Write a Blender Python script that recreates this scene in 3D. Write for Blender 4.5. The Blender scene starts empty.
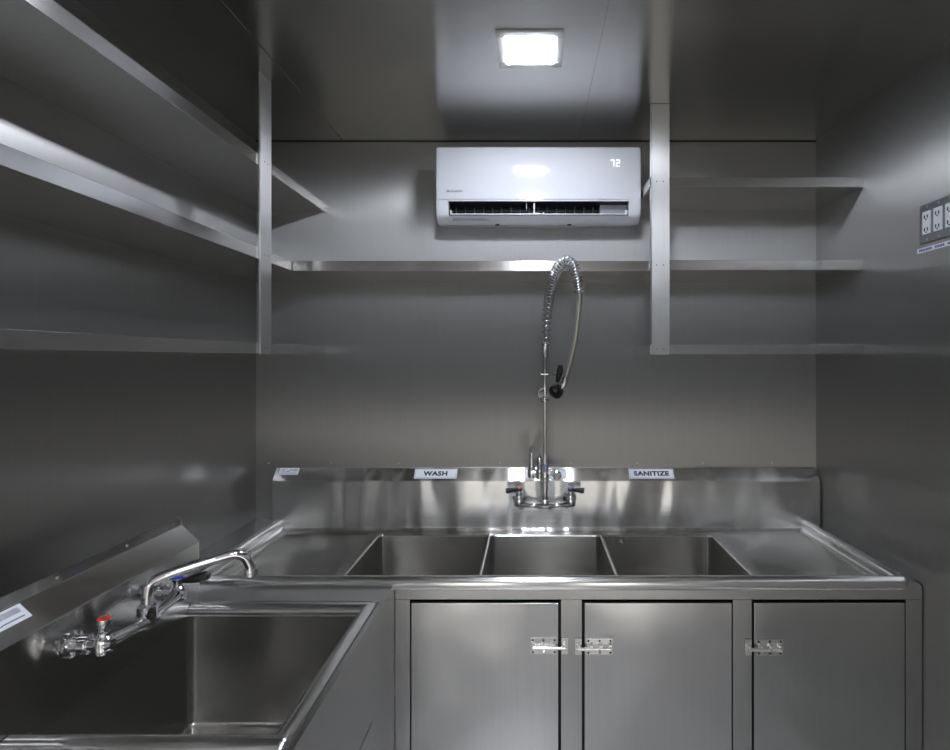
import bpy, bmesh, math, random
from mathutils import Vector, Matrix
random.seed(4)
PI = math.pi
E = 1.55                       # eye height above the floor: all z below are written relative to the eye
S = bpy.context.scene
COL = S.collection

# ---------------------------------------------------------------- materials
def nt(name):
    m = bpy.data.materials.new(name); m.use_nodes = True
    t = m.node_tree
    return m, t, t.nodes['Principled BSDF']

def steel(name, color=(.50, .49, .47), rough=.25, aniso=.5, grain='V', wave=.0, wave_scale=3.0, mottling=.05, fine=.02, wsc=(1, 1)):
    """brushed stainless steel; grain 'V' or 'U' is the brushing direction in the metre-scaled UV map"""
    m, t, b = nt(name)
    N, L = t.nodes, t.links
    b.inputs['Metallic'].default_value = 1
    b.inputs['Anisotropic'].default_value = aniso
    b.inputs['Anisotropic Rotation'].default_value = 0.0 if grain == 'V' else .25
    tan = N.new('ShaderNodeTangent'); tan.direction_type = 'UV_MAP'; tan.uv_map = 'UVMap'
    L.new(tan.outputs[0], b.inputs['Tangent'])
    uv = N.new('ShaderNodeUVMap'); uv.uv_map = 'UVMap'
    mp = N.new('ShaderNodeMapping')
    mp.inputs['Scale'].default_value = (110, 2.5, 1) if grain == 'V' else (2.5, 110, 1)
    L.new(uv.outputs[0], mp.inputs[0])
    n = N.new('ShaderNodeTexNoise'); n.inputs['Scale'].default_value = 1; n.inputs['Detail'].default_value = 2
    L.new(mp.outputs[0], n.inputs['Vector'])
    # colour: brushing lines
    mix = N.new('ShaderNodeMix'); mix.data_type = 'RGBA'
    mix.inputs['A'].default_value = (*[c * (1 - mottling) for c in color], 1)
    mix.inputs['B'].default_value = (*[min(1, c * (1 + mottling)) for c in color], 1)
    L.new(n.outputs['Fac'], mix.inputs['Factor']); L.new(mix.outputs['Result'], b.inputs['Base Color'])
    b.inputs['Roughness'].default_value = rough
    # bump: fine brushing plus slow waviness of the sheet
    bp = N.new('ShaderNodeBump'); bp.inputs['Strength'].default_value = fine; bp.inputs['Distance'].default_value = .002
    L.new(n.outputs['Fac'], bp.inputs['Height'])
    if wave:
        mw = N.new('ShaderNodeMapping'); L.new(uv.outputs[0], mw.inputs[0])
        mw.inputs['Scale'].default_value = (wsc[0], wsc[1], 1)
        w = N.new('ShaderNodeTexNoise'); w.inputs['Scale'].default_value = wave_scale; w.inputs['Detail'].default_value = 1
        L.new(mw.outputs[0], w.inputs['Vector'])
        b2 = N.new('ShaderNodeBump'); b2.inputs['Strength'].default_value = 1; b2.inputs['Distance'].default_value = wave
        L.new(w.outputs['Fac'], b2.inputs['Height']); L.new(b2.outputs[0], bp.inputs['Normal'])
    L.new(bp.outputs[0] if fine else b2.outputs[0] if wave else bp.outputs[0], b.inputs['Normal'])
    return m

def plain(name, color, rough=.5, metal=0, coat=0, emit=None, estr=0, noise=0.0):
    m, t, b = nt(name)
    b.inputs['Base Color'].default_value = (*color, 1)
    b.inputs['Roughness'].default_value = rough
    b.inputs['Metallic'].default_value = metal
    b.inputs['Coat Weight'].default_value = coat
    if emit:
        b.inputs['Emission Color'].default_value = (*emit, 1)
        b.inputs['Emission Strength'].default_value = estr
    if noise:
        N, L = t.nodes, t.links
        n = N.new('ShaderNodeTexNoise'); n.inputs['Scale'].default_value = 30; n.inputs['Detail'].default_value = 3
        tc = N.new('ShaderNodeTexCoord'); L.new(tc.outputs['Object'], n.inputs['Vector'])
        mr = N.new('ShaderNodeMapRange'); mr.inputs['To Min'].default_value = max(0, rough - noise); mr.inputs['To Max'].default_value = rough + noise
        L.new(n.outputs['Fac'], mr.inputs['Value']); L.new(mr.outputs['Result'], b.inputs['Roughness'])
    return m

M = {}
M['wall'] = steel('steel_wall', (.44, .437, .43), .37, .96, 'V', wave=.0012, wave_scale=1.6, fine=0)
M['ceiling'] = steel('steel_ceiling', (.56, .55, .53), .22, .9, 'U', wave=.0008, wave_scale=2.2, fine=0)
M['splash'] = steel('steel_splash', (.76, .755, .745), .20, .9, 'U', wave=.015, wave_scale=7, fine=0, wsc=(1, .28))
M['sink'] = steel('steel_sink', (.56, .55, .53), .20, .7, 'U', wave=.001, wave_scale=3, fine=0)
M['rim'] = steel('steel_rim', (.86, .855, .845), .19, .3, 'U', fine=0)
M['door'] = steel('steel_door', (.60, .60, .605), .23, .4, 'V', wave=.012, wave_scale=3.2, fine=0)
M['frame'] = steel('steel_frame', (.52, .52, .52), .27, .7, 'V', fine=0)
M['shelf'] = steel('steel_shelf', (.72, .71, .69), .19, .85, 'U', wave=.0008, fine=0)
M['post'] = steel('steel_post', (.78, .775, .76), .36, .9, 'V', wave=.001, fine=0)
M['splash_side'] = steel('steel_side_splash', (.52, .51, .50), .17, .85, 'U', wave=.002, wave_scale=2.5, fine=0)
M['floor'] = plain('floor_aluminium', (.63, .615, .59), .30, .85, noise=.06)
M['chrome'] = plain('chrome', (.80, .80, .82), .07, 1)
M['satin'] = plain('satin_latch', (.90, .89, .86), .17, 1)
M['white'] = plain('white_plastic', (.62, .63, .68), .10, coat=.5)
M['white2'] = plain('white_plastic_matt', (.74, .74, .73), .4)
M['dark'] = plain('dark_plastic', (.012, .014, .018), .4)
M['vane'] = plain('vane_grey', (.08, .085, .10), .4)
M['black'] = plain('black_rubber', (.01, .01, .01), .35)
M['red'] = plain('red_plastic', (.75, .02, .01), .3)
M['blue'] = plain('blue_plastic', (.02, .07, .60), .3)
M['paper'] = plain('label_white', (.84, .86, .92), .35)
M['ink'] = plain('ink_dark', (.03, .03, .06), .5)
M['inkgrey'] = plain('ink_grey', (.22, .23, .30), .5)
M['lens'] = plain('light_lens', (1, 1, 1), .4, emit=(.86, .91, 1.0), estr=165)
M['digit'] = plain('display_digit', (1, 1, 1), .4, emit=(.95, .97, 1), estr=1.0)
M['hose'] = plain('braided_hose', (.50, .48, .43), .35, .8, noise=.1)
M['plate'] = plain('grey_plate', (.30, .31, .34), .35, .6)
M['seam_shade'] = plain('dark_seam_shade', (.03, .03, .03), .6)  # dark joint line, also the painted shade inside the sink cabinet
M['screw'] = plain('screw_metal', (.7, .68, .62), .3, 1)
M['glow'] = plain('daylight_panel', (.9, .9, .9), .5, emit=(1.0, .93, .82), estr=2.0)

# ---------------------------------------------------------------- mesh building
ORIGIN = {}                    # world origin of every created object

def setm(o, label=None, cat=None, group=None, kind=None):
    if label: o['label'] = label
    if cat: o['category'] = cat
    if group: o['group'] = group
    if kind: o['kind'] = kind
    return o

def thing(name, loc, label, cat, group=None):
    o = bpy.data.objects.new(name, None); COL.objects.link(o)
    o.location = (loc[0], loc[1], loc[2] + E); o.empty_display_size = .05
    ORIGIN[o.name] = Vector(loc)
    return setm(o, label, cat, group)

def box_uv(bm):
    uv = bm.loops.layers.uv.get('UVMap') or bm.loops.layers.uv.new('UVMap')
    for f in bm.faces:
        n = f.normal; a = [abs(n.x), abs(n.y), abs(n.z) * .93]
        k = a.index(max(a))
        for l in f.loops:
            c = l.vert.co
            l[uv].uv = ((c.x, c.y) if k == 2 else (c.y, c.z) if k == 0 else (c.x, c.z))

class MB:
    def __init__(s): s.bm = bmesh.new()
    def box(s, x0, x1, y0, y1, z0, z1, bev=0, seg=2, mat=None):
        b = bmesh.new(); bmesh.ops.create_cube(b, size=1)
        sx, sy, sz = x1 - x0, y1 - y0, z1 - z0
        for v in b.verts:
            v.co = Vector((x0 + (v.co.x + .5) * sx, y0 + (v.co.y + .5) * sy, z0 + (v.co.z + .5) * sz))
        if bev:
            bmesh.ops.bevel(b, geom=list(b.edges), offset=bev, segments=seg, profile=.5, affect='EDGES')
        s.merge(b, mat); return s
    def merge(s, b, mat=None):
        if mat is not None: b.transform(mat)
        bmesh.ops.recalc_face_normals(b, faces=b.faces)
        me = bpy.data.meshes.new('t'); b.to_mesh(me); b.free()
        s.bm.from_mesh(me); bpy.data.meshes.remove(me); return s
    def faces(s, verts, faces, recalc=False):
        b = bmesh.new(); vs = [b.verts.new(v) for v in verts]
        for f in faces:
            try: b.faces.new([vs[i] for i in f])
            except ValueError: pass
        if recalc: bmesh.ops.recalc_face_normals(b, faces=b.faces)
        me = bpy.data.meshes.new('t'); b.to_mesh(me); b.free()
        s.bm.from_mesh(me); bpy.data.meshes.remove(me); return s
    def loops(s, loops, closed=True, cap0=False, cap1=False, recalc=False, flip=False):
        n = len(loops[0]); vs = [p for l in loops for p in l]; fs = []
        for i in range(len(loops) - 1):
            for j in range(n if closed else n - 1):
                k = (j + 1) % n
                f = (i * n + j, i * n + k, (i + 1) * n + k, (i + 1) * n + j)
                fs.append(f[::-1] if flip else f)
        if cap0: fs.append(tuple(range(n))[::-1] if not flip else tuple(range(n)))
        if cap1:
            q = tuple((len(loops) - 1) * n + j for j in range(n)); fs.append(q if not flip else q[::-1])
        return s.faces(vs, fs, recalc)
    def tube(s, pts, r, n=12, cap=True):
        pts = [Vector(p) for p in pts]
        rs = r if isinstance(r, (list, tuple)) else [r] * len(pts)
        T = []
        for i in range(len(pts)):
            a = pts[max(0, i - 1)]; b = pts[min(len(pts) - 1, i + 1)]
            d = (b - a)
            T.append(d.normalized() if d.length > 1e-9 else (T[-1] if T else Vector((0, 0, 1))))
        up = Vector((0, 0, 1)) if abs(T[0].z) < .9 else Vector((1, 0, 0))
        u = T[0].cross(up).normalized(); L = []
        for i, p in enumerate(pts):
            u = (u - T[i] * u.dot(T[i])).normalized(); w = T[i].cross(u)
            L.append([p + (u * math.cos(2 * PI * k / n) + w * math.sin(2 * PI * k / n)) * rs[i] for k in range(n)])
        return s.loops(L, True, cap, cap, recalc=True)
    def lathe(s, p0, axis, prof, n=20):
        """prof: list of (distance along the axis, radius)"""
        p0 = Vector(p0); ax = Vector(axis).normalized()
        up = Vector((0, 0, 1)) if abs(ax.z) < .9 else Vector((1, 0, 0))
        u = ax.cross(up).normalized(); w = ax.cross(u)
        L = [[p0 + ax * d + (u * math.cos(2 * PI * k / n) + w * math.sin(2 * PI * k / n)) * max(r, 1e-5) for k in range(n)] for d, r in prof]
        return s.loops(L, True, True, True, recalc=True)
    def build(s, name, mat, parent=None, smooth=True, angle=32, wn=True, bevel=0, origin=None, **kw):
        box_uv_src = s.bm
        me = bpy.data.meshes.new(name)
        bmesh.ops.remove_doubles(s.bm, verts=s.bm.verts, dist=1e-6)
        s.bm.normal_update(); box_uv(box_uv_src)
        if parent is not None: o0 = ORIGIN[parent.name]
        else: o0 = Vector(origin) if origin else Vector((0, 0, 0))
        bmesh.ops.translate(s.bm, verts=s.bm.verts, vec=-o0)
        s.bm.to_mesh(me); s.bm.free()
        mats = mat if isinstance(mat, list) else [mat]
        for m in mats: me.materials.append(m)
        if smooth:
            for p in me.polygons: p.use_smooth = True
            me.set_sharp_from_angle(angle=math.radians(angle))
        o = bpy.data.objects.new(name, me); COL.objects.link(o)
        if bevel:
            bv = o.modifiers.new('bevel', 'BEVEL'); bv.width = bevel; bv.segments = 2; bv.limit_method = 'ANGLE'
        if wn and smooth:
            w = o.modifiers.new('wn', 'WEIGHTED_NORMAL'); w.keep_sharp = True
        if parent is not None: o.parent = parent
        else: o.location = (o0.x, o0.y, o0.z + E)
        ORIGIN[o.name] = o0
        return setm(o, **kw)

def spline(P, n=8):
    """Catmull-Rom through the points"""
    P = [Vector(p) for p in P]; Q = [P[0] * 2 - P[1]] + P + [P[-1] * 2 - P[-2]]; out = []
    for i in range(1, len(Q) - 2):
        a, b, c, d = Q[i - 1:i + 3]
        for k in range(n):
            t = k / n
            out.append(.5 * ((2 * b) + (c - a) * t + (2 * a - 5 * b + 4 * c - d) * t * t + (3 * b - a - 3 * c + d) * t ** 3))
    out.append(P[-1]); return out

def rrect(x0, x1, y0, y1, r, z, n=5):
    """rounded rectangle loop, counter-clockwise from above, corners n+1 points each"""
    out = []
    for cx, cy, a0 in ((x1 - r, y0 + r, -90), (x1 - r, y1 - r, 0), (x0 + r, y1 - r, 90), (x0 + r, y0 + r, 180)):
        for k in range(n + 1):
            a = math.radians(a0 + 90 * k / n)
            out.append(Vector((cx + r * math.cos(a), cy + r * math.sin(a), z)))
    return out

def text_bm(txt, size, bold=.0, align='CENTER', thick=.0002, xscale=1.0):
    c = bpy.data.curves.new('t', 'FONT'); c.body = txt; c.size = size; c.align_x = align; c.align_y = 'CENTER'
    c.offset = bold; c.extrude = thick; c.resolution_u = 3; c.space_character = 1.08
    o = bpy.data.objects.new('t', c); COL.objects.link(o)
    dg = bpy.context.evaluated_depsgraph_get(); dg.update()
    me = bpy.data.meshes.new_from_object(o.evaluated_get(dg))
    bpy.data.objects.remove(o); bpy.data.curves.remove(c)
    b = bmesh.new(); b.from_mesh(me); bpy.data.meshes.remove(me)
    for v in b.verts: v.co.x *= xscale
    return b

def frame_mat(origin, xdir, ydir):
    x = Vector(xdir).normalized(); y = Vector(ydir).normalized(); z = x.cross(y)
    m = Matrix((x, y, z)).transposed().to_4x4(); m.translation = Vector(origin); return m

# ---------------------------------------------------------------- measures of the room
XL, XR, YB, YF, ZC, ZF = -1.127, 1.160, 2.300, -2.0, .886, -1.55
T = .05
def struct(mb, name, mat, **kw):
    o = mb.build(name, mat, None, **kw); o['kind'] = 'structure'; return o

mb = MB(); g = .0018
for a, b_ in ((XL - T, -.015 - g), (-.015 + g, XR + T)): mb.box(a, b_, YB, YB + T, ZF, ZC + T)
mb.box(-.02, -.01, YB + .003, YB + T, ZF, ZC)
wb = struct(mb, 'wall_back', M['wall'], wn=False)
mb = MB()
for a, b_ in ((YF, .35 - g), (.35 + g, YB)): mb.box(XL - T, XL, a, b_, ZF, ZC + T)
mb.box(XL - T, XL - .003, .34, .36, ZF, ZC)
struct(mb, 'wall_left', M['wall'], wn=False)
mb = MB()
for a, b_ in ((YF, .55 - g), (.55 + g, YB)): mb.box(XR, XR + T, a, b_, ZF, ZC + T)
mb.box(XR + .003, XR + T, .54, .56, ZF, ZC)
struct(mb, 'wall_right', M['wall'], wn=False)
mb = MB()
for a, b_ in ((XL, -.77 - g), (-.77 + g, .19 - g), (.19 + g, XR)): mb.box(a, b_, YF, YB, ZC, ZC + T)
for x in (-.77, .19): mb.box(x - .01, x + .01, YF, YB, ZC + .003, ZC + T)
struct(mb, 'ceiling', M['ceiling'], wn=False)
struct(MB().box(XL - T, XR + T, YF - T, YB + T, ZF - T, ZF), 'floor', M['floor'], wn=False)
# unseen rear wall and two low openings, added for the steel to reflect daylight
DZ = -.70
mb = MB().box(XL - T, -.88, YF - T, YF, ZF, ZC + T).box(-.30, .50, YF - T, YF, ZF, ZC + T).box(1.08, XR + T, YF - T, YF, ZF, ZC + T)
mb.box(-.88, -.30, YF - T, YF, DZ, ZC + T).box(.50, 1.08, YF - T, YF, DZ, ZC + T)
struct(mb, 'wall_rear_added', plain('added_rear_wall_paint', (.55, .55, .54), .5), wn=False)

struct(MB().box(XL, XR, YB - .004, YB, ZC - .0035, ZC - .0002), 'trim_2', M['seam_shade'], wn=False)
# ledge between the walls and the sinks, along the left side
struct(MB().box(XL, -1.035, 1.66, YB, -.70, -.654, .002).box(XL, -.985, .90, 1.66, -.70, -.668, .002), 'trim_1', M['frame'])

# ---------------------------------------------------------------- three-compartment sink
sk = thing('three_compartment_sink', (.055, 1.95, -.70), 'long brushed steel sink with three square bowls and drainboards along the back wall', 'sink')
SX0, SX1, SY0, SYB, ZD = -1.040, 1.120, 1.655, 2.255, -.690
# backsplash: flange, 45 degree top, upright face
def splash_prof(y_face, z_bend, dy, dz, flange, z_bot):
    yw = y_face + dy
    return [(y_face, z_bot), (y_face, z_bend), (yw, z_bend + dz), (yw, z_bend + dz + flange)]
SR = 1.154
pr = [(2.240, -.690), (2.247, -.688), (2.2535, -.681), (2.255, -.672), (2.255, -.4935), (2.2565, -.4900), (2.2945, -.4475), (2.2985, -.4455), (2.2995, -.4450)]
mb = MB().loops([[Vector((SX0, y, z)) for y, z in pr], [Vector((SR, y, z)) for y, z in pr]], closed=False, flip=True)
mb.faces([(SR, 2.2995, -.70), (SR, 2.255, -.70), (SR, 2.255, -.49), (SR, 2.2985, -.4455), (SR, 2.2995, -.445)], [(0, 1, 2, 3, 4)])
mb.faces([(SX0, 2.2995, -.70), (SX0, 2.255, -.70), (SX0, 2.255, -.49), (SX0, 2.2985, -.4455), (SX0, 2.2995, -.445)], [(4, 3, 2, 1, 0)])
mb.build('backsplash', M['splash'], sk, angle=20, wn=False)
mb = MB()
for x in (-1.075, -.82, -.545, -.13, .16, .43, .70, .98):
    MB().lathe((x, 2.2998, -.430), (0, -1, 0), [(0, .0032), (.002, .003), (.003, .0015)], 8).build('screw', M['screw'], sk)
# bowls, each with its square of deck around the opening
BX = [(-.593, -.172), (-.158, .263), (.277, .697)]
BY0, BY1 = 1.745, 2.195
CY0, CY1 = 1.695, 2.240
cell = [(-.610, -.165), (-.165, .270), (.270, .714)]
def bowl(mb, x0, x1, y0, y1, c, zt, depth, r=.016, n=5, drop=.0):
    e = .006; L = []
    L.append(rrect(*c, .0004, zt, n))
    L.append(rrect(x0 - e, x1 + e, y0 - e, y1 + e, r + e, zt, n))
    for k in range(1, 5):
        a = PI / 2 * k / 4
        d = e * (1 - math.sin(a)); L.append(rrect(x0 - d, x1 + d, y0 - d, y1 + d, r + d, zt - e * (1 - math.cos(a)), n))
    zb = zt - depth; R = .014
    L.append(rrect(x0, x1, y0, y1, r, zb + R, n))
    for k in range(1, 5):
        a = PI / 2 * k / 4; d = R * (1 - math.cos(a))
        L.append(rrect(x0 + d, x1 - d, y0 + d, y1 - d, max(.002, r - d), zb + R - R * math.sin(a), n))
    cx, cy = (x0 + x1) / 2, (y0 + y1) / 2
    L.append(rrect(cx - .048, cx + .048, cy - .048, cy + .048, .047, zb - .006, n))
    L.append(rrect(cx - .040, cx + .040, cy - .040, cy + .040, .039, zb - .012, n))
    mb.loops(L, True, False, True)
    # outer skin
    L2 = [rrect(x0 - .003, x1 + .003, y0 - .003, y1 + .003, r + .003, zt - .008, n), rrect(x0 - .003, x1 + .003, y0 - .003, y1 + .003, r + .003, zb - .015, n)]
    mb.loops(L2, True, False, True, flip=True)
    return cx, cy, zb
for (a, b_), (c0, c1) in zip(BX, cell):
    mb = MB(); cx, cy, zb = bowl(mb, a, b_, BY0, BY1, (c0, c1, CY0, CY1), ZD, .34)
    bw = mb.build('bowl', M['sink'], sk, angle=35, wn=False)
    MB().lathe((cx, cy, zb - .0115), (0, 0, 1), [(0, .036), (.004, .036), (.006, .030), (.003, .022), (.001, .001)], 24).build('drain', M['chrome'], bw)
# drainboards with shallow pressed field
for (x0, x1) in ((SX0 + .055, -.610), (.714, SX1 - .055)):
    mb = MB(); L = [rrect(x0, x1, CY0, CY1, .0004, ZD), rrect(x0 + .018, x1 - .018, CY0 + .02, CY1 - .02, .02, ZD), rrect(x0 + .024, x1 - .024, CY0 + .026, CY1 - .026, .02, ZD - .004)]
    mb.loops(L, True, False, True)
    mb.build('drainboard', M['sink'], sk, angle=35, wn=False)
# raised rolled rim on the left, front and right
prof = [(.055, -.690), (.048, -.689), (.042, -.684), (.039, -.676), (.036, -.662)]
for k in range(9):
    a = math.radians(170 - 200 * k / 8); prof.append((.018 - .018 * math.cos(PI - a) * 1.0, -.666 + .018 * math.sin(a)))
prof = [(.055, -.690), (.048, -.689), (.043, -.685), (.040, -.676)]
for k in range(11):
    a = math.radians(180 * k / 10); prof.append((.020 + .0185 * math.cos(a), -.666 + .0185 * math.sin(a)))
prof += [(.0015, -.676), (.005, -.684), (.014, -.689)]
def u_path(d, z, R=.024, n=6):
    out = [Vector((SX0 + d, 2.262, z))]
    for cx, cy, a0 in ((SX0 + R, SY0 + R, 180), (SX1 - R, SY0 + R, 270)):
        for k in range(n + 1):
            a = math.radians(a0 + 90 * k / n); rr = R - d
            if rr > .001: out.append(Vector((cx + rr * math.cos(a), cy + rr * math.sin(a), z)))
            else:
                out.append(Vector((SX0 + d if cx < 0 else SX1 - d, SY0 + d, z)))
    out.append(Vector((SX1 - d, 2.262, z))); return out
MB().loops([u_path(d, z) for d, z in prof], closed=False, flip=True).build('rim', M['rim'], sk, angle=60, wn=False)

# stickers and signs on the sloping top of the backsplash (things of their own)
SLN = Vector((0, -1, 1)).normalized(); SLU = Vector((0, 1, 1.0)).normalized()
def slope_pt(x, t):   # t 0 bottom of slope, 1 top
    return Vector((x, 2.2565 + .038 * t, -.4900 + .0425 * t))
SU = Vector((0, .038, .0425)).normalized(); SN = Vector((1, 0, 0)).cross(SU)
def sign(x0, x1, t0, t1, txt, label):
    p = slope_pt((x0 + x1) / 2, (t0 + t1) / 2); h = (t1 - t0) * .057; w = x1 - x0
    root = thing('sign', p, label, 'sign')
    fm = frame_mat(p + SN * .0012, (1, 0, 0), SU)
    MB().box(-w / 2, w / 2, -h / 2, h / 2, -.001, .001, .0005, 1, fm).build('sign_plate', M['paper'], root)
    mb = MB(); e = .0035
    for a in ((-w / 2 + e, w / 2 - e, -h / 2 + e, -h / 2 + e + .0008), (-w / 2 + e, w / 2 - e, h / 2 - e - .0008, h / 2 - e), (-w / 2 + e, -w / 2 + e + .0008, -h / 2 + e, h / 2 - e), (w / 2 - e - .0008, w / 2 - e, -h / 2 + e, h / 2 - e)):
        mb.box(*a, .001, .0013, 0, 1, fm)
    mb.build('sign_border', M['inkgrey'], root, wn=False)
    b = text_bm(txt, .0275, .0013, xscale=1.16); b.transform(fm @ Matrix.Translation((0, -.0005, .0013)))
    MB().merge(b).build('lettering', M['ink'], root, smooth=False)
sign(-.4745, -.3035, .12, .90, 'WASH', 'white sign reading WASH on the top of the long backsplash')
sign(-.030, .140, .12, .90, 'RINSE', 'white sign reading RINSE half hidden behind the pre-rinse faucet')
sign(.392, .572, .12, .90, 'SANITIZE', 'white sign reading SANITIZE on the top of the long backsplash')

def barcode_sticker(name, p, xd, yd, w, h, label):
    root = thing(name, p, label, 'sticker')
    fm = frame_mat(p, xd, yd)
    MB().box(-w / 2, w / 2, -h / 2, h / 2, .0002, .0008, 0, 1, fm).build('paper', M['paper'], root, wn=False)
    mb = MB(); x = w * .02
    rnd = random.Random(7)
    while x < w * .42:
        k = rnd.choice((.004, .008, .012)) * w
        mb.box(x, x + k, h * .02, h * .36, .0008, .0011, 0, 1, fm); x += k + rnd.choice((.008, .012)) * w
    mb.build('barcode', M['inkgrey'], root, wn=False)
    mb = MB()
    for i, (a, b_) in enumerate(((-.42, -.08), (-.44, -.2), (-.42, -.12), (-.44, .05))):
        y = h * (.34 - .21 * i); mb.box(w * a, w * b_, y - h * .04, y + h * .03, .0008, .0011, 0, 1, fm)
    mb.box(w * -.10, w * .0, -h * .12, h * .10, .0008, .0011, 0, 1, fm)
    mb.box(w * .05, w * .42, -h * .30, -h * .22, .0008, .0011, 0, 1, fm)
    mb.build('small_print', M['inkgrey'], root, wn=False)
barcode_sticker('sticker', slope_pt(-.985, .70) + SN * .0006, (1, 0, 0), SU, .078, .030, 'small white barcode sticker at the left end of the long backsplash')

# ---------------------------------------------------------------- cabinet under the long sink
CF = 1.670
cb = thing('sink_cabinet', (.38, 1.95, -1.55), 'wide steel base cabinet with three doors under the three bowl sink', 'cabinet')
CXL, CXR = -.406, XR - .003
ZT, ZA = -.673, -.716
DB = -1.42
mb = MB()
mb.box(CXL, CXR, CF - .0015, CF + .02, ZA, ZT, .001)                       # apron band
for a, b_ in ((CXL, -.362), (.086, .148), (.596, .652), (1.109, CXR)):
    mb.box(a, b_, CF, CF + .03, DB - .03, ZA - .001, .001)
mb.box(CXL, CXR, CF, CF + .03, DB - .10, DB - .004, .001)
mb.box(CXL, CXL + .012, CF + .03, 2.25, DB - .1, -1.07)
mb.box(CXR - .012, CXR, CF + .03, 2.25, DB - .1, ZT - .03)
mb.box(CXL, CXR, CF + .03, 2.25, DB - .10, DB - .06)
# top strip between the rolled rim and the right wall
mb.box(SX1 + .001, CXR, CF + .02, 2.25, ZT - .003, ZT, 0)
cbb = mb.build('cabinet_body', M['frame'], cb)
mb = MB().box(CXL + .014, CXR - .014, CF + .034, CF + .036, DB - .05, ZA - .02)
mb.build('interior_shade', M['seam_shade'], cb, wn=False)  # black sheet standing in for the shade inside, behind the door gaps
for x in (CXL + .05, 1.05): 
    MB().box(x - .02, x + .02, CF + .03, CF + .07, -1.55, DB - .098, .003).build('leg', M['frame'], cb)

def bolt_latch(door, body, xk, zc, direction, face=CF, fm=None, par=None):
    """barrel bolt; built along +x from the keeper edge, direction -1 puts the plate to the left"""
    d = direction
    def B(mb, a, b_, y0, y1, z0, z1, bev=.0008):
        xs = sorted((xk + d * a, xk + d * b_)); mb.box(xs[0], xs[1], face - y1, face - y0, zc + z0, zc + z1, bev, 2, fm); return mb
    mb = MB()
    B(mb, .010, .088, .0, .003, -.024, .024)
    B(mb, .010, .088, .003, .0045, -.0085, -.0065, .0004); 
    B(mb, .012, .086, .003, .0105, -.0105, .0035, .0025)
    for a in (.018, .046): B(mb, a, a + .012, .0035, .014, -.011, .009, .002)
    B(mb, .074, .086, .0035, .013, -.010, .010, .002)
    pl = mb.build('bolt_latch', M['satin'], door if door.parent is None else door)
    mb = MB()
    pts = [(xk + d * a, face - .0115, zc - .002) for a in (-.018, .0, .05, .080)]
    if fm: pts = [fm @ Vector(p) for p in pts]
    mb.tube(pts, .0055, 12)
    k0, k1 = (xk + d * .048, face - .010, zc), (xk + d * .048, face - .024, zc - .010)
    if fm: k0, k1 = fm @ Vector(k0), fm @ Vector(k1)
    mb.tube([k0, k1], .0035, 10)
    mb.build('bolt', M['satin'], door, label='sliding bolt of the latch with its knob')
    mb = MB()
    for a in (.016, .049, .081):
        for z in (-.0175, .0175):
            p = (xk + d * a, face - .0028, zc + z); q = (0, -1, 0)
            if fm: p = fm @ Vector(p); q = fm.to_3x3() @ Vector(q)
            MB().lathe(p, q, [(0, .0036), (.0014, .003), (.0016, .0012)], 10).build('screw', M['ink'], pl)
    mb = MB()
    B(mb, -.024, -.004, .0, .003, -.024, .024); B(mb, -.019, -.008, .0025, .0155, -.010, .010, .002)
    mb.build('keeper', M['satin'], par or body)
doors = []
for i, (x0, x1, xk, d) in enumerate(((-.3585, .0785, .083, -1), (.1555, .593, .151, 1), (.6585, 1.106, .655, 1))):
    dr = MB().box(x0, x1, CF - .0005, CF + .0045, DB, -.7265, .0018, 3).build('door', M['door'], cb)
    bolt_latch(dr, cb, xk, -.853 - (.002 * i), d, CF - .0005)

# ---------------------------------------------------------------- sink on the left with its own cabinet
ls = thing('deep_sink', (-.67, 1.28, -1.0), 'deep single bowl steel sink with rolled rim in the lower left corner', 'sink')
LX0, LX1, LY0, LY1 = -.931, -.4205, .972, 1.560
ZL = -.690
mb = MB(); cx, cy, zb = bowl(mb, -.9285, -.474, 1.026, 1.528, (LX0, LX1 - .035, LY0 + .035, LY1 - .01), ZL, .305, r=.024)
bw = mb.build('bowl', M['sink'], ls, angle=35, wn=False)
MB().lathe((cx, cy, zb - .0115), (0, 0, 1), [(0, .036), (.004, .036), (.006, .030), (.003, .022), (.001, .001)], 24).build('drain', M['chrome'], bw)
# rolled rim: front (towards the room), near end and a low one at the far end
def rim_path(d, z, dz=0, R=.022, n=6):
    out = [Vector((LX0 + .004, LY0 + d, z))]
    cx_, cy_ = LX1 - R, LY0 + R; rr = R - d
    for k in range(n + 1):
        a = math.radians(270 + 90 * k / n)
        out.append(Vector((cx_ + rr * math.cos(a), cy_ + rr * math.sin(a), z)) if rr > .001 else Vector((LX1 - d, LY0 + d, z)))
    cy_ = LY1 - R
    for k in range(n + 1):
        a = math.radians(0 + 90 * k / n)
        out.append(Vector((cx_ + rr * math.cos(a), cy_ + rr * math.sin(a), z)) if rr > .001 else Vector((LX1 - d, LY1 - d, z)))
    out.append(Vector((LX0 + .004, LY1 - d, z))); return out
prof = [(.048, -.694), (.044, -.692)]
for k in range(13):
    a = math.radians(-20 + 220 * k / 12); prof.append((.022 + .0215 * math.cos(a), -.690 + .0215 * math.sin(a)))
prof += [(.004, -.700)]
def keep(d, z): return rim_path(d, z)
MB().loops([keep(d, z) for d, z in prof], closed=False, flip=True).build('rim', M['rim'], ls, angle=60, wn=False)
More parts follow.
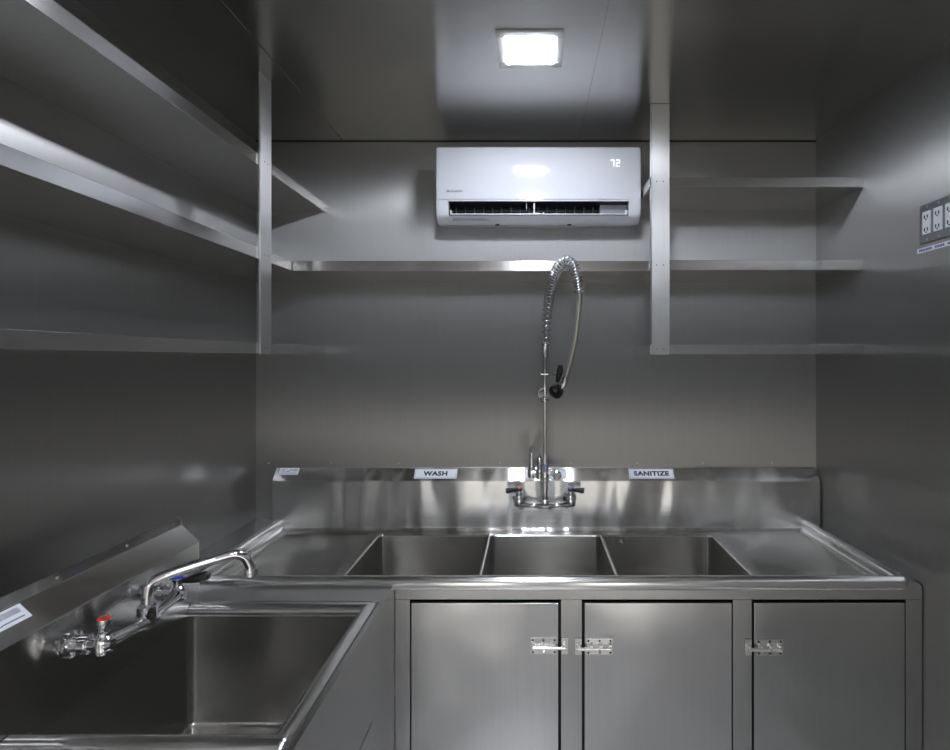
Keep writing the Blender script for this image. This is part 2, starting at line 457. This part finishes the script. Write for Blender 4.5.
# backsplash of the left sink
XS, XW = -.931, -.979
pr = [(XS + .0038, -.705), (XS + .0035, -.695), (XS + .001, -.66), (XS, -.62), (XS, -.5135), (XS - .0015, -.5105), (XW + .0015, -.4685), (XW, -.466), (XW, -.442), (XW - .0012, -.442), (XW - .0012, -.70)]
SE = 1.575
mb = MB().loops([[Vector((x, .60, z)) for x, z in pr], [Vector((x, SE, z)) for x, z in pr]], closed=False, flip=True)
pe = [(XS, -.690), (XS, -.512), (XW, -.467), (XW, -.442), (XW - .0012, -.442), (XW - .0012, -.69)]
mb.faces([Vector((x, SE, z)) for x, z in pe], [(0, 1, 2, 3, 4, 5)]); mb.faces([Vector((x, .60, z)) for x, z in pe], [(5, 4, 3, 2, 1, 0)])
mb.build('backsplash', M['splash_side'], ls, angle=20, wn=False)
mb = MB()
for y in (.80, .98, 1.16, 1.36, 1.54):
    MB().lathe((XW, y, -.4535), (1, 0, 0), [(0, .0032), (.0015, .003), (.0022, .0015)], 8).build('screw', M['screw'], ls)
ld = MB().box(LX0, -.4085, LY1 - .012, CF - .002, -.684, -.6675, .0015).box(-.984, LX0, 1.577, CF - .002, -.684, -.6675, 0).build('ledge', M['frame'], ls)
LSU = Vector((-.048, 0, .045)).normalized()
barcode_sticker('sticker', Vector((-.9650, 1.010, -.4800)) + Vector((.45, 0, .48)).normalized() * .001, (0, 1, 0), LSU, .125, .034, 'white barcode sticker on the backsplash top of the deep sink at lower left')
# cabinet below it
lc = thing('sink_cabinet', (-.6, 1.2, -1.55), 'steel side cabinet with a bolted door under the deep single sink', 'cabinet')
PX = -.407
mb = MB()
mb.box(PX - .012, PX, .90, CF - .001, -.925, -.668, .0012)
mb.box(PX - .012, PX, 1.438, CF - .001, -1.50, -.924, .0012)
mb.box(PX - .012, PX, .90, .955, -1.50, -.924, .0012)
mb.box(XL + .02, PX - .001, .90, .912, -1.50, -.700, .001)
mb.box(PX - .02, PX - .0122, .90, 1.6, -1.5, -1.43, .001)
mb.box(LX0 - .04, PX - .001, .90, .962, -.700, -.6885, .001)
lcb = mb.build('cabinet_body', M['frame'], lc)
dr = MB().box(PX - .012, PX + .0005, .96, 1.434, -1.42, -.9285, .002).build('door', M['frame'], lc)
fm = Matrix.Translation((PX, 0, 0)) @ Matrix.Rotation(PI / 2, 4, 'Z')     # local x -> world y, local -y -> world +x
bolt_latch(dr, lc, 1.436, -1.035, -1, -.0005, fm, lc)
for y in (.95, 1.6): MB().box(PX - .06, PX - .02, y - .02, y + .02, -1.55, -1.49, .003).build('leg', M['frame'], lc)

# ---------------------------------------------------------------- wall faucet over the deep sink
wf = thing('faucet', (-.93, 1.257, -.578), 'chrome wall faucet with red and blue taps over the deep single sink', 'faucet')
FX = -.865; HY, CYF = 1.138, 1.376; HZ = -.578
mb = MB()
bar = spline([(FX, HY, HZ), (FX + .004, HY + .05, HZ - .004), (FX + .006, 1.257, HZ - .008), (FX + .004, CYF - .05, HZ - .002), (FX, CYF, HZ + .004)], 6)
rr = [.016 - .006 * math.sin(PI * min(1, i / (len(bar) - 1) * 1.0)) if not .40 < i / (len(bar) - 1) < .60 else .015 for i in range(len(bar))]
mb.tube(bar, rr, 16)
for y, z in ((HY, HZ), (CYF, HZ + .004)):
    mb.lathe((-.9305, y, z), (1, 0, 0), [(0, .027), (.004, .027), (.007, .018), (.018, .016), (.022, .019), (.036, .019), (.038, .014), (.052, .014), (.066, .017), (.078, .016), (.084, .010)], 20)
    mb.lathe((FX, y, z - .020), (0, 0, 1), [(0, .010), (.004, .018), (.020, .019), (.034, .016), (.038, .012), (.044, .012)], 20)
mb.lathe((FX + .006, 1.257, HZ - .026), (0, 0, 1), [(0, .010), (.006, .017), (.026, .018), (.034, .020), (.052, .020), (.056, .013)], 20)
mb.build('faucet_body', M['chrome'], wf)
sp = spline([(FX + .006, 1.257, HZ + .02), (FX + .006, 1.258, -.525), (FX + .012, 1.262, -.503), (FX + .030, 1.272, -.494), (-.79, 1.297, -.482), (-.725, 1.330, -.469), (-.703, 1.341, -.468), (-.687, 1.349, -.478), (-.678, 1.353, -.498), (-.676, 1.354, -.514)], 6)
mb = MB().tube(sp, .0115, 16)
mb.lathe((-.676, 1.354, -.505), (0, 0, -1), [(0, .0135), (.004, .0155), (.017, .0155), (.019, .011)], 18)
mb.build('spout', M['chrome'], wf)
# handles
h1 = MB().lathe((FX, HY, HZ + .020), (0, 0, 1), [(0, .009), (.006, .008), (.012, .010), (.020, .0115), (.028, .0125), (.031, .012)], 20)
h1 = h1.build('handle', M['chrome'], wf, label='chrome tap handle with a red cap')
MB().lathe((FX, HY, HZ + .0505), (0, 0, 1), [(0, .0118), (.002, .0118), (.003, .010)], 20).build('index_cap', M['red'], h1)
MB().lathe((FX, HY, HZ + .0525), (0, 0, 1), [(0, .005), (.0012, .005), (.002, .003)], 12).build('screw', M['chrome'], h1)
h2z = HZ - .007
h2 = MB().lathe((FX, CYF, h2z + .020), (0, 0, 1), [(0, .009), (.006, .008), (.012, .010), (.018, .0125), (.026, .0135), (.028, .013)], 20)
h2 = h2.build('handle', M['chrome'], wf, label='chrome tap handle with a blue cap and black lever')
MB().lathe((FX, CYF, h2z + .0475), (0, 0, 1), [(0, .0125), (.002, .0125), (.003, .010)], 20).build('index_cap', M['blue'], h2)
MB().tube([(FX + .010, CYF + .002, h2z + .040), (FX + .028, CYF + .008, h2z + .041), (FX + .045, CYF + .015, h2z + .043), (FX + .058, CYF + .020, h2z + .045), (FX + .066, CYF + .022, h2z + .046)], [.006, .0095, .012, .012, .006], 14).build('lever', M['black'], h2)

# ---------------------------------------------------------------- pre-rinse faucet on the long backsplash
pf = thing('pre_rinse_faucet', (.05, 2.255, -.55), 'tall chrome pre-rinse faucet with coiled spring and hanging spray hose', 'faucet')
FY = 2.185; FC = .050; BZ = -.556
def px(x, y, Y): return Vector(((x - 532) / 563 * Y, Y, (358 - y) / 563 * Y))
mb = MB()
mb.tube([(FC + d, FY, BZ - .012 - .008 * (1 - abs(d) / .1)) for d in (-.1, -.085, -.07, -.05, -.03, -.018, 0, .018, .03, .05, .07, .085, .1)], [.019, .017, .011, .0085, .009, .015, .017, .015, .009, .0085, .011, .017, .019], 16)
for s in (-1, 1):
    mb.lathe((FC + s * .1, 2.2545, BZ), (0, -1, 0), [(0, .027), (.004, .027), (.007, .017), (.020, .016), (.024, .019), (.040, .019), (.044, .015), (.06, .016), (.075, .018), (.082, .016), (.086, .008)], 20)
    mb.lathe((FC + s * .1, FY, BZ - .02), (0, 0, 1), [(0, .012), (.004, .019), (.028, .020), (.040, .015), (.046, .011), (.055, .011)], 20)
mb.lathe((FC, FY, BZ - .030), (0, 0, 1), [(0, .010), (.004, .015), (.020, .017), (.034, .015), (.038, .0115), (.105, .0115), (.108, .016), (.118, .016), (.122, .012)], 20)
mb.build('faucet_body', M['chrome'], pf)
for s, capm in ((-1, 'red'), (1, 'blue')):
    x = FC + s * .1
    h = MB().lathe((x, FY, BZ + .030), (0, 0, 1), [(0, .008), (.006, .008), (.012, .012), (.022, .0125), (.024, .011)], 18).build('handle', M['chrome'], pf)
    MB().lathe((x, FY, BZ + .0535), (0, 0, 1), [(0, .010), (.002, .010), (.003, .008)], 18).build('index_cap', M[capm], h)
    mb = MB().tube([(x + s * .010, FY, BZ + .044), (x + s * .025, FY - .003, BZ + .044), (x + s * .042, FY - .005, BZ + .043), (x + s * .052, FY - .006, BZ + .042)], [.006, .0085, .0115, .0105], 14)
    mb.build('lever', M['dark'], h)
# add-on faucet: cross valve with swing spout on the left and tap on the right
zc_ = -.444
mb = MB().lathe((FC, FY, zc_ - .022), (0, 0, 1), [(0, .012), (.004, .017), (.020, .018), (.034, .017), (.044, .012), (.054, .012), (.058, .009)], 20)
mb.lathe((FC + .012, FY, zc_), (1, 0, 0), [(0, .012), (.012, .013), (.014, .016), (.026, .016), (.030, .010), (.042, .010)], 18)
mb.lathe((FC - .012, FY, zc_), (-1, 0, 0), [(0, .011), (.020, .011), (.024, .015), (.036, .015), (.040, .010)], 18)
ad = mb.build('valve_body', M['chrome'], pf)
mb = MB().lathe((FC + .046, FY - .005, zc_ - .006), (0, -1, 0), [(-.01, .008), (.004, .012), (.010, .017), (.020, .017), (.024, .012)], 18)
mb.build('tap_knob', M['chrome'], pf)
MB().lathe((FC, FY, zc_ + .030), (0, 0, 1), [(0, .0128), (.003, .0128), (.004, .010)], 18).build('index_ring', M['blue'], pf)
mb = MB().lathe((FC - .052, FY, zc_ - .020), (0, 0, 1), [(0, .012), (.004, .015), (.036, .015), (.044, .011), (.05, .010)], 18)
mb.tube(spline([(FC - .052, FY, zc_ + .02), (FC - .052, FY, zc_ + .07), (FC - .050, FY - .008, zc_ + .092), (FC - .044, FY - .04, zc_ + .100), (FC - .034, FY - .12, zc_ + .100), (FC - .026, FY - .19, zc_ + .096), (FC - .024, FY - .215, zc_ + .084), (FC - .0235, FY - .222, zc_ + .06), (FC - .0235, FY - .223, zc_ + .030)], 6), .0100, 14)
mb.lathe((FC - .0235, FY - .223, zc_ + .045), (0, 0, -1), [(0, .011), (.003, .013), (.020, .013), (.022, .009)], 16)
mb.build('swing_spout', M['chrome'], pf)
# riser, leaning spring, hose
r0 = Vector((FC, FY, zc_ + .03)); r1 = px(545, 356, 2.165)
MB().tube([r0, r1], .0075, 14).build('riser', M['chrome'], pf)
col0 = px(545, 357, 2.165); col1 = px(545.3, 341, 2.150)
MB().tube([col0, col0.lerp(col1, .1), col0.lerp(col1, .9), col1], [.012, .0155, .0155, .012], 18).build('collar', M['chrome'], pf)
path = spline([px(545.3, 345, 2.150), px(546, 325, 2.125), px(548.5, 303, 2.075), px(552, 284, 2.00), px(558, 268, 1.935), px(566, 261, 1.905), px(573, 265, 1.89), px(577, 277, 1.885), px(579.5, 293, 1.885)], 14)
hose = spline([path[-14], path[-1], px(578.5, 312, 1.89), px(575.5, 338, 1.90), px(571, 358, 1.915), px(565, 379, 1.94)], 10)
MB().tube(path, .0062, 12).build('inner_hose', M['plate'], pf)
MB().tube(hose[8:], .0088, 14).build('hose', M['hose'], pf)
# helix
def helix(path, r, turns, per=14):
    P = path; seg = [0]
    for i in range(1, len(P)): seg.append(seg[-1] + (P[i] - P[i - 1]).length)
    Lh = seg[-1]; out = []; N_ = int(turns * per); u = None; j = 0
    for k in range(N_ + 1):
        s_ = Lh * k / N_
        while j < len(seg) - 2 and seg[j + 1] < s_: j += 1
        f = (s_ - seg[j]) / max(1e-9, seg[j + 1] - seg[j]); p = P[j].lerp(P[j + 1], f); t = (P[j + 1] - P[j]).normalized()
        if u is None: u = t.cross(Vector((0, 1, 0))).normalized()
        u = (u - t * u.dot(t)).normalized(); w = t.cross(u); a = 2 * PI * turns * (.55 * k / N_ + .45 * (k / N_) ** 2.4)
        out.append(p + (u * math.cos(a) + w * math.sin(a)) * r)
    return out
MB().tube(helix(path, .0168, 36, 20), .0025, 8).build('spring', M['chrome'], pf, angle=60)
MB().tube([path[-2], path[-1] + (path[-1] - path[-2]) * .5], [.017, .016], 16).build('spring_cap', M['chrome'], pf)
# spray valve with black grip and lever
e0 = hose[-1]; e1 = px(563, 386, 1.945)
mb = MB().tube([px(566, 375, 1.94), px(565, 380, 1.94), px(563.5, 384, 1.943), px(561, 388, 1.945)], [.010, .0135, .0135, .011], 16)
mb.tube([px(556.5, 383, 1.93), px(561, 384, 1.94)], [.008, .009], 12)
sv = mb.build('spray_valve', M['chrome'], pf)
MB().tube([px(562, 384, 1.945), px(558, 389, 1.945), px(554.5, 392, 1.945)], [.012, .014, .015], 16).build('grip', M['black'], sv)
MB().lathe(px(556.5, 391, 1.95), (-.55, -.75, -.45), [(-.014, .014), (-.008, .024), (.004, .026), (.010, .025), (.011, .018), (.008, .015)], 24).build('spray_face', M['black'], sv)
MB().tube([px(557.5, 382, 1.925), px(559, 376, 1.92), px(560, 370, 1.915), px(560.5, 365, 1.912)], [.007, .0105, .0105, .0075], 14).build('lever', M['black'], sv)
# hook and wall bracket on the riser
q = px(545, 374, 2.166)
mb = MB().tube([q + Vector((-.018, -.002, 0)), q + Vector((.015, -.006, 0)), q + Vector((.034, -.09, -.0)), Vector((.062, 1.97, -.055)), px(556.5, 375, 1.95)], .004, 10)
mb.tube([q + Vector((-.020, -.002, -.006)), q + Vector((-.020, -.002, .008))], .0065, 10)
mb.build('hook', M['chrome'], pf)
q = px(545, 399.5, 2.170)
mb = MB().lathe((q.x - .001, q.y, q.z - .011), (0, 0, 1), [(0, .012), (.002, .018), (.006, .0195), (.016, .0195), (.020, .018), (.022, .012)], 20)
mb.tube([q + Vector((0, .01, 0)), Vector((q.x, YB - .002, q.z))], .006, 10)
mb.lathe((q.x, YB - .0005, q.z), (0, -1, 0), [(0, .022), (.004, .022), (.007, .010)], 18)
mb.tube(spline([q + Vector((-.018, -.004, .006)), q + Vector((-.026, -.006, .022)), q + Vector((-.020, -.008, .038)), q + Vector((-.008, -.008, .042))], 5), .004, 8)
mb.build('wall_bracket', M['chrome'], pf)

# ---------------------------------------------------------------- shelves
ZS = [(.597, .632), (.307, .342), (.014, .047)]
def channel(mb, x0, x1, y0, y1, z0, z1, t=.0025):
    """folded shelf: top sheet, front lip down and a small return"""
    mb.box(x0, x1, y0, y1, z1 - t, z1, .0006, 1); return mb
def shelf_mesh(x0, x1, y0, y1, z0, z1, lips, t=.004):
    mb = MB().box(x0, x1, y0, y1, z0, z1, .0012, 2)
    return mb
rs = thing('wall_shelf', (.79, 2.3, .33), 'three tier steel shelf hanging right of the air conditioner', 'shelf')
for z0, z1 in ZS:
    shelf_mesh(.412, XR - .001, 1.967, YB - .001, z0, z1, 'f').build('shelf_board', M['shelf'], rs)
mb = MB().box(.416, .479, 1.960, 1.9665, .012, ZC - .001, .0008).box(.416, .4185, 1.960, 1.985, .05, ZC - .001, .0005)
ps = mb.build('hanging_post', M['post'], rs)
mb = MB()
for z in (.615, .324, .031):
    for x in (.434, .457): MB().lathe((x, 1.9602, z), (0, -1, 0), [(0, .0028), (.001, .0022), (.0013, .001)], 8).build('rivet', M['inkgrey'], ps)

lg = thing('wall_shelf', (-1.0, 1.2, .33), 'long three tier steel shelf running along the left wall', 'shelf')
LSX = -.845; LYE = -.15
for z0, z1 in ZS:
    MB().box(XL + .001, LSX, LYE, YB - .001, z0, z1, .0012, 2).build('shelf_board', M['shelf'], lg)
for y0 in (1.739, .02):
    mb = MB().box(LSX + .0005, LSX + .007, y0, y0 + .072, .012, ZC - .001, .0008).box(LSX - .02, LSX + .0065, y0 + .0695, y0 + .072, .05, ZC - .001, .0005)
    p_ = mb.build('hanging_post', M['post'], lg)
    mb = MB()
    for z in (.615, .324, .031):
        for y in (y0 + .026, y0 + .048): MB().lathe((LSX + .0068, y, z), (1, 0, 0), [(0, .0028), (.001, .0022), (.0013, .001)], 8).build('rivet', M['inkgrey'], p_)

ms = MB().box(LSX + .002, .4115, 1.982, YB - .001, .307, .342, .0012, 2)
ms.build('wall_shelf', M['shelf'], None, origin=(-.2, 2.3, .307), label='long single steel shelf on the back wall under the air conditioner', cat='shelf')

# ---------------------------------------------------------------- air conditioner
ac = thing('air_conditioner', (.0225, 2.3, .487), 'white wall mounted split air conditioner showing 72 high on the back wall', 'air conditioner')
AX0, AX1 = -.360, .408
VX0, VX1 = -.312, .362
fr_top = [(2.298, .797), (2.135, .797), (2.118, .794), (2.108, .786)]
face_up = [(2.1025, .765), (2.099, .73), (2.098, .69), (2.099, .64), (2.101, .60), (2.102, .588)]
low_solid = [(2.102, .586), (2.103, .560), (2.107, .538), (2.113, .530), (2.126, .519), (2.148, .512), (2.175, .511), (2.298, .530)]
low_notch = [(2.102, .586), (2.125, .585), (2.175, .578), (2.200, .545), (2.170, .536), (2.120, .5335), (2.110, .5335), (2.113, .530), (2.126, .519), (2.148, .512), (2.175, .511), (2.298, .530)]
full = fr_top + face_up + low_solid
def cap_prof(P, s):
    cy, cz = 2.298, .640
    return [(cy + (y - cy) * (1 - s * .35), cz + (z - cz) * (1 - s * .22)) for y, z in P]
def extr(mb, P, xs, sh):
    L = [[Vector((x, y, z)) for y, z in cap_prof(P, s_)] for x, s_ in zip(xs, sh)]
    mb.loops(L, True, True, True, recalc=True)
mb = MB()
ss = [.10, .05, .022, .006, 0]
extr(mb, full, [AX0, AX0 + .001, AX0 + .004, AX0 + .010, AX0 + .018, VX0], ss + [0])
extr(mb, full, [VX1, AX1 - .018, AX1 - .010, AX1 - .004, AX1 - .001, AX1], [0] + ss[::-1])
extr(mb, fr_top + face_up + low_notch, [VX0, VX1], [0, 0])
mb.build('casing', M['white'], ac, angle=40)
# front panel skin, a hair proud of the casing
fp = [(2.1075, .7865)] + face_up[:-1] + [(2.1015, .592)]
L = []
for x, s_ in ((AX0 + .004, .022), (AX0 + .010, .006), (AX0 + .018, 0), (AX1 - .018, 0), (AX1 - .010, .006), (AX1 - .004, .022)):
    L.append([Vector((x, y - .002, z)) for y, z in cap_prof(fp, s_)])
MB().loops(L, False, recalc=False).build('front_panel', M['white'], ac, angle=60, wn=False)
lp = [(2.108, .5848), (2.124, .5838), (2.173, .5765), (2.196, .545), (2.168, .5375), (2.122, .535)]
mb = MB().loops([[Vector((x, y, z)) for y, z in lp] for x in (VX0 + .001, VX1 - .001)], False)
mb.box(VX0 + .0005, VX0 + .0015, 2.125, 2.18, .537, .580)
mb.build('outlet', M['dark'], ac, wn=False)
mb = MB(); x = VX0 + .02
while x < .25:
    mb.box(x, x + .002, 2.150, 2.19, .536, .578); x += .035
mb.box(VX0 + .004, .255, 2.160, 2.163, .562, .565); mb.box(VX0 + .004, .255, 2.160, 2.163, .548, .550)
mb.build('vane', M['vane'], ac, wn=False)
mb = MB().box(.258, VX1 - .003, 2.140, 2.189, .533, .584, .001)
mb.build('slot_reflection', M['plate'], ac)  # grey block painting a reflection into the right end of the slot
mb = MB().box(VX0 + .006, VX1 - .006, 2.097, 2.135, .5345, .5385, .0015)
mb.box(VX0 + .006, VX0 + .012, 2.10, 2.125, .535, .552, .001).box(VX1 - .014, VX1 - .006, 2.10, 2.125, .535, .552, .001)
mb.box(.005, .011, 2.11, 2.15, .535, .580, .001).box(.011, .028, 2.105, 2.12, .535, .543, .001).box(.040, .046, 2.105, 2.12, .535, .545, .001).box(-.022, -.019, 2.12, 2.15, .560, .584, .001)
mb.build('louver', M['white'], ac)
mb = MB()
for x in (-.14, .135): MB().box(x, x + .016, 2.150, 2.170, .508, .514, .001).build('clip', M['dark'], ac)
# seven segment digits and small print
def seg7(mb, x, z, w, h, on, y=2.0955, t=.0019):
    R = {'a': (0, w, h - t, h), 'b': (w - t, w, h / 2, h), 'c': (w - t, w, 0, h / 2), 'd': (0, w, 0, t), 'e': (0, t, 0, h / 2), 'f': (0, t, h / 2, h), 'g': (0, w, h / 2 - t / 2, h / 2 + t / 2)}
    for k in on:
        a = R[k]; mb.box(x + a[0], x + a[1], y, y + .002, z + a[2], z + a[3], .0003, 1)
mb = MB(); seg7(mb, .292, .713, .014, .025, 'abc', y=2.0945); seg7(mb, .313, .713, .014, .025, 'abged', y=2.0945)
mb.build('display', M['digit'], ac, wn=False, label='lit white digits 72')
b = text_bm('MrCoolAir', .0125, .0004); b.transform(frame_mat((-.288, 2.0968, .622), (1, 0, 0), (0, 0, 1)))
MB().merge(b).build('lettering', M['inkgrey'], ac, smooth=False)
mb = MB()
for i, (z, w) in enumerate(((.5255, .115), (.5225, .125), (.5195, .14))):
    y = {0: 2.1183, 1: 2.1219, 2: 2.1254}[i]
    x = -.298
    while x < -.298 + w:
        k = random.uniform(.004, .010); mb.box(x, x + k, y - .0012, y + .001, z - .0010, z + .0010); x += k + .0025
mb.build('small_print', M['inkgrey'], ac, wn=False)

# ---------------------------------------------------------------- ceiling lights
def panel_light(x, y, label, group=None):
    t = thing('ceiling_light', (x, y, ZC), label, 'light', group)
    a, i = .094, .068
    mb = MB().box(x - a, x + a, y - a, y - i, ZC - .006, ZC - .0003, .0015).box(x - a, x + a, y + i, y + a, ZC - .006, ZC - .0003, .0015)
    mb.box(x - a, x - i, y - i, y + i, ZC - .006, ZC - .0003, .0015).box(x + i, x + a, y - i, y + i, ZC - .006, ZC - .0003, .0015)
    mb.build('light_frame', M['white2'], t)
    MB().box(x - i - .001, x + i + .001, y - i - .001, y + i + .001, ZC - .0078, ZC - .0012, .001).build('diffuser', M['lens'], t, wn=False)
    return t
panel_light(-.006, 1.613, 'small square white LED light recessed in the steel ceiling')
for y in (.45, -.55, -1.5):  # unseen lamps, added so the steel has something to reflect
    panel_light(-.006, y, 'unseen square LED light added in the ceiling behind the viewpoint', 'added ceiling lights behind the viewpoint')

# ---------------------------------------------------------------- outlet plate on the right wall
op = thing('outlet_plate', (XR, 1.58, .39), 'grey metal outlet plate with white receptacles on the right wall', 'outlet')
MB().box(XR - .005, XR - .0002, 1.485, 1.679, .338, .452, .0015).build('cover_plate', M['plate'], op)
for yc in (1.645, 1.599, 1.553, 1.507):
    r = MB().box(XR - .009, XR - .0045, yc - .0165, yc + .0165, .362, .429, .0012).build('receptacle', M['paper'], op)
    for zc in (.413, .376):
        mb = MB()
        for dy in (-.006, .006): mb.box(XR - .0095, XR - .0085, yc + dy - .0022, yc + dy + .0022, zc - .005, zc + .005)
        mb.box(XR - .0095, XR - .0085, yc - .0025, yc + .0025, zc - .010, zc - .006)
        mb.build('slot', M['ink'], r, wn=False)
mb = MB()
for yc in (1.645, 1.599, 1.553, 1.507):
    for z in (.443, .347): MB().lathe((XR - .005, yc, z), (-1, 0, 0), [(0, .0035), (.001, .003), (.0014, .001)], 10).build('screw', M['screw'], op)
st = thing('label_strip', (XR, 1.58, .322), 'narrow white label strip printed in blue below the outlet plate', 'label')
MB().box(XR - .0012, XR - .0003, 1.46, 1.694, .3125, .3265).build('strip', M['paper'], st, wn=False)
mb = MB(); y = 1.685
while y > 1.47:
    k = random.uniform(.004, .009); mb.box(XR - .0016, XR - .0011, y - k, y, .316, .323); y -= k + (.002 if random.random() < .85 else .012)
mb.build('print', plain('ink_blue', (.12, .15, .38), .5), st, wn=False)

# ---------------------------------------------------------------- daylight outside the added rear openings
w = bpy.data.worlds.new('world'); S.world = w; w.use_nodes = True
bg = w.node_tree.nodes['Background']
bg.inputs['Color'].default_value = (1.0, .98, .95, 1); bg.inputs['Strength'].default_value = 3.6
struct(MB().box(-4, 4, -9, YF - T, ZF - .5, ZF - .35), 'ground', plain('outside_ground', (.30, .28, .25), .9), wn=False)

# ---------------------------------------------------------------- camera
cam = bpy.data.cameras.new('camera'); co = bpy.data.objects.new('camera', cam); COL.objects.link(co)
cam.sensor_width = 36; cam.lens = 563 / 950 * 36
cam.shift_x = -(532 - 475) / 950; cam.shift_y = -(375 - 358) / 950
cam.clip_start = .01
co.location = (0, 0, E); co.rotation_euler = (PI / 2, 0, 0)
S.camera = co
S.view_settings.view_transform = 'Standard'; S.view_settings.look = 'None'
S.view_settings.exposure = 0; S.view_settings.gamma = 1
c = S.cycles
c.use_denoising = True; c.max_bounces = 14; c.glossy_bounces = 10; c.diffuse_bounces = 5
c.sample_clamp_indirect = 6; c.caustics_reflective = True; c.blur_glossy = .3
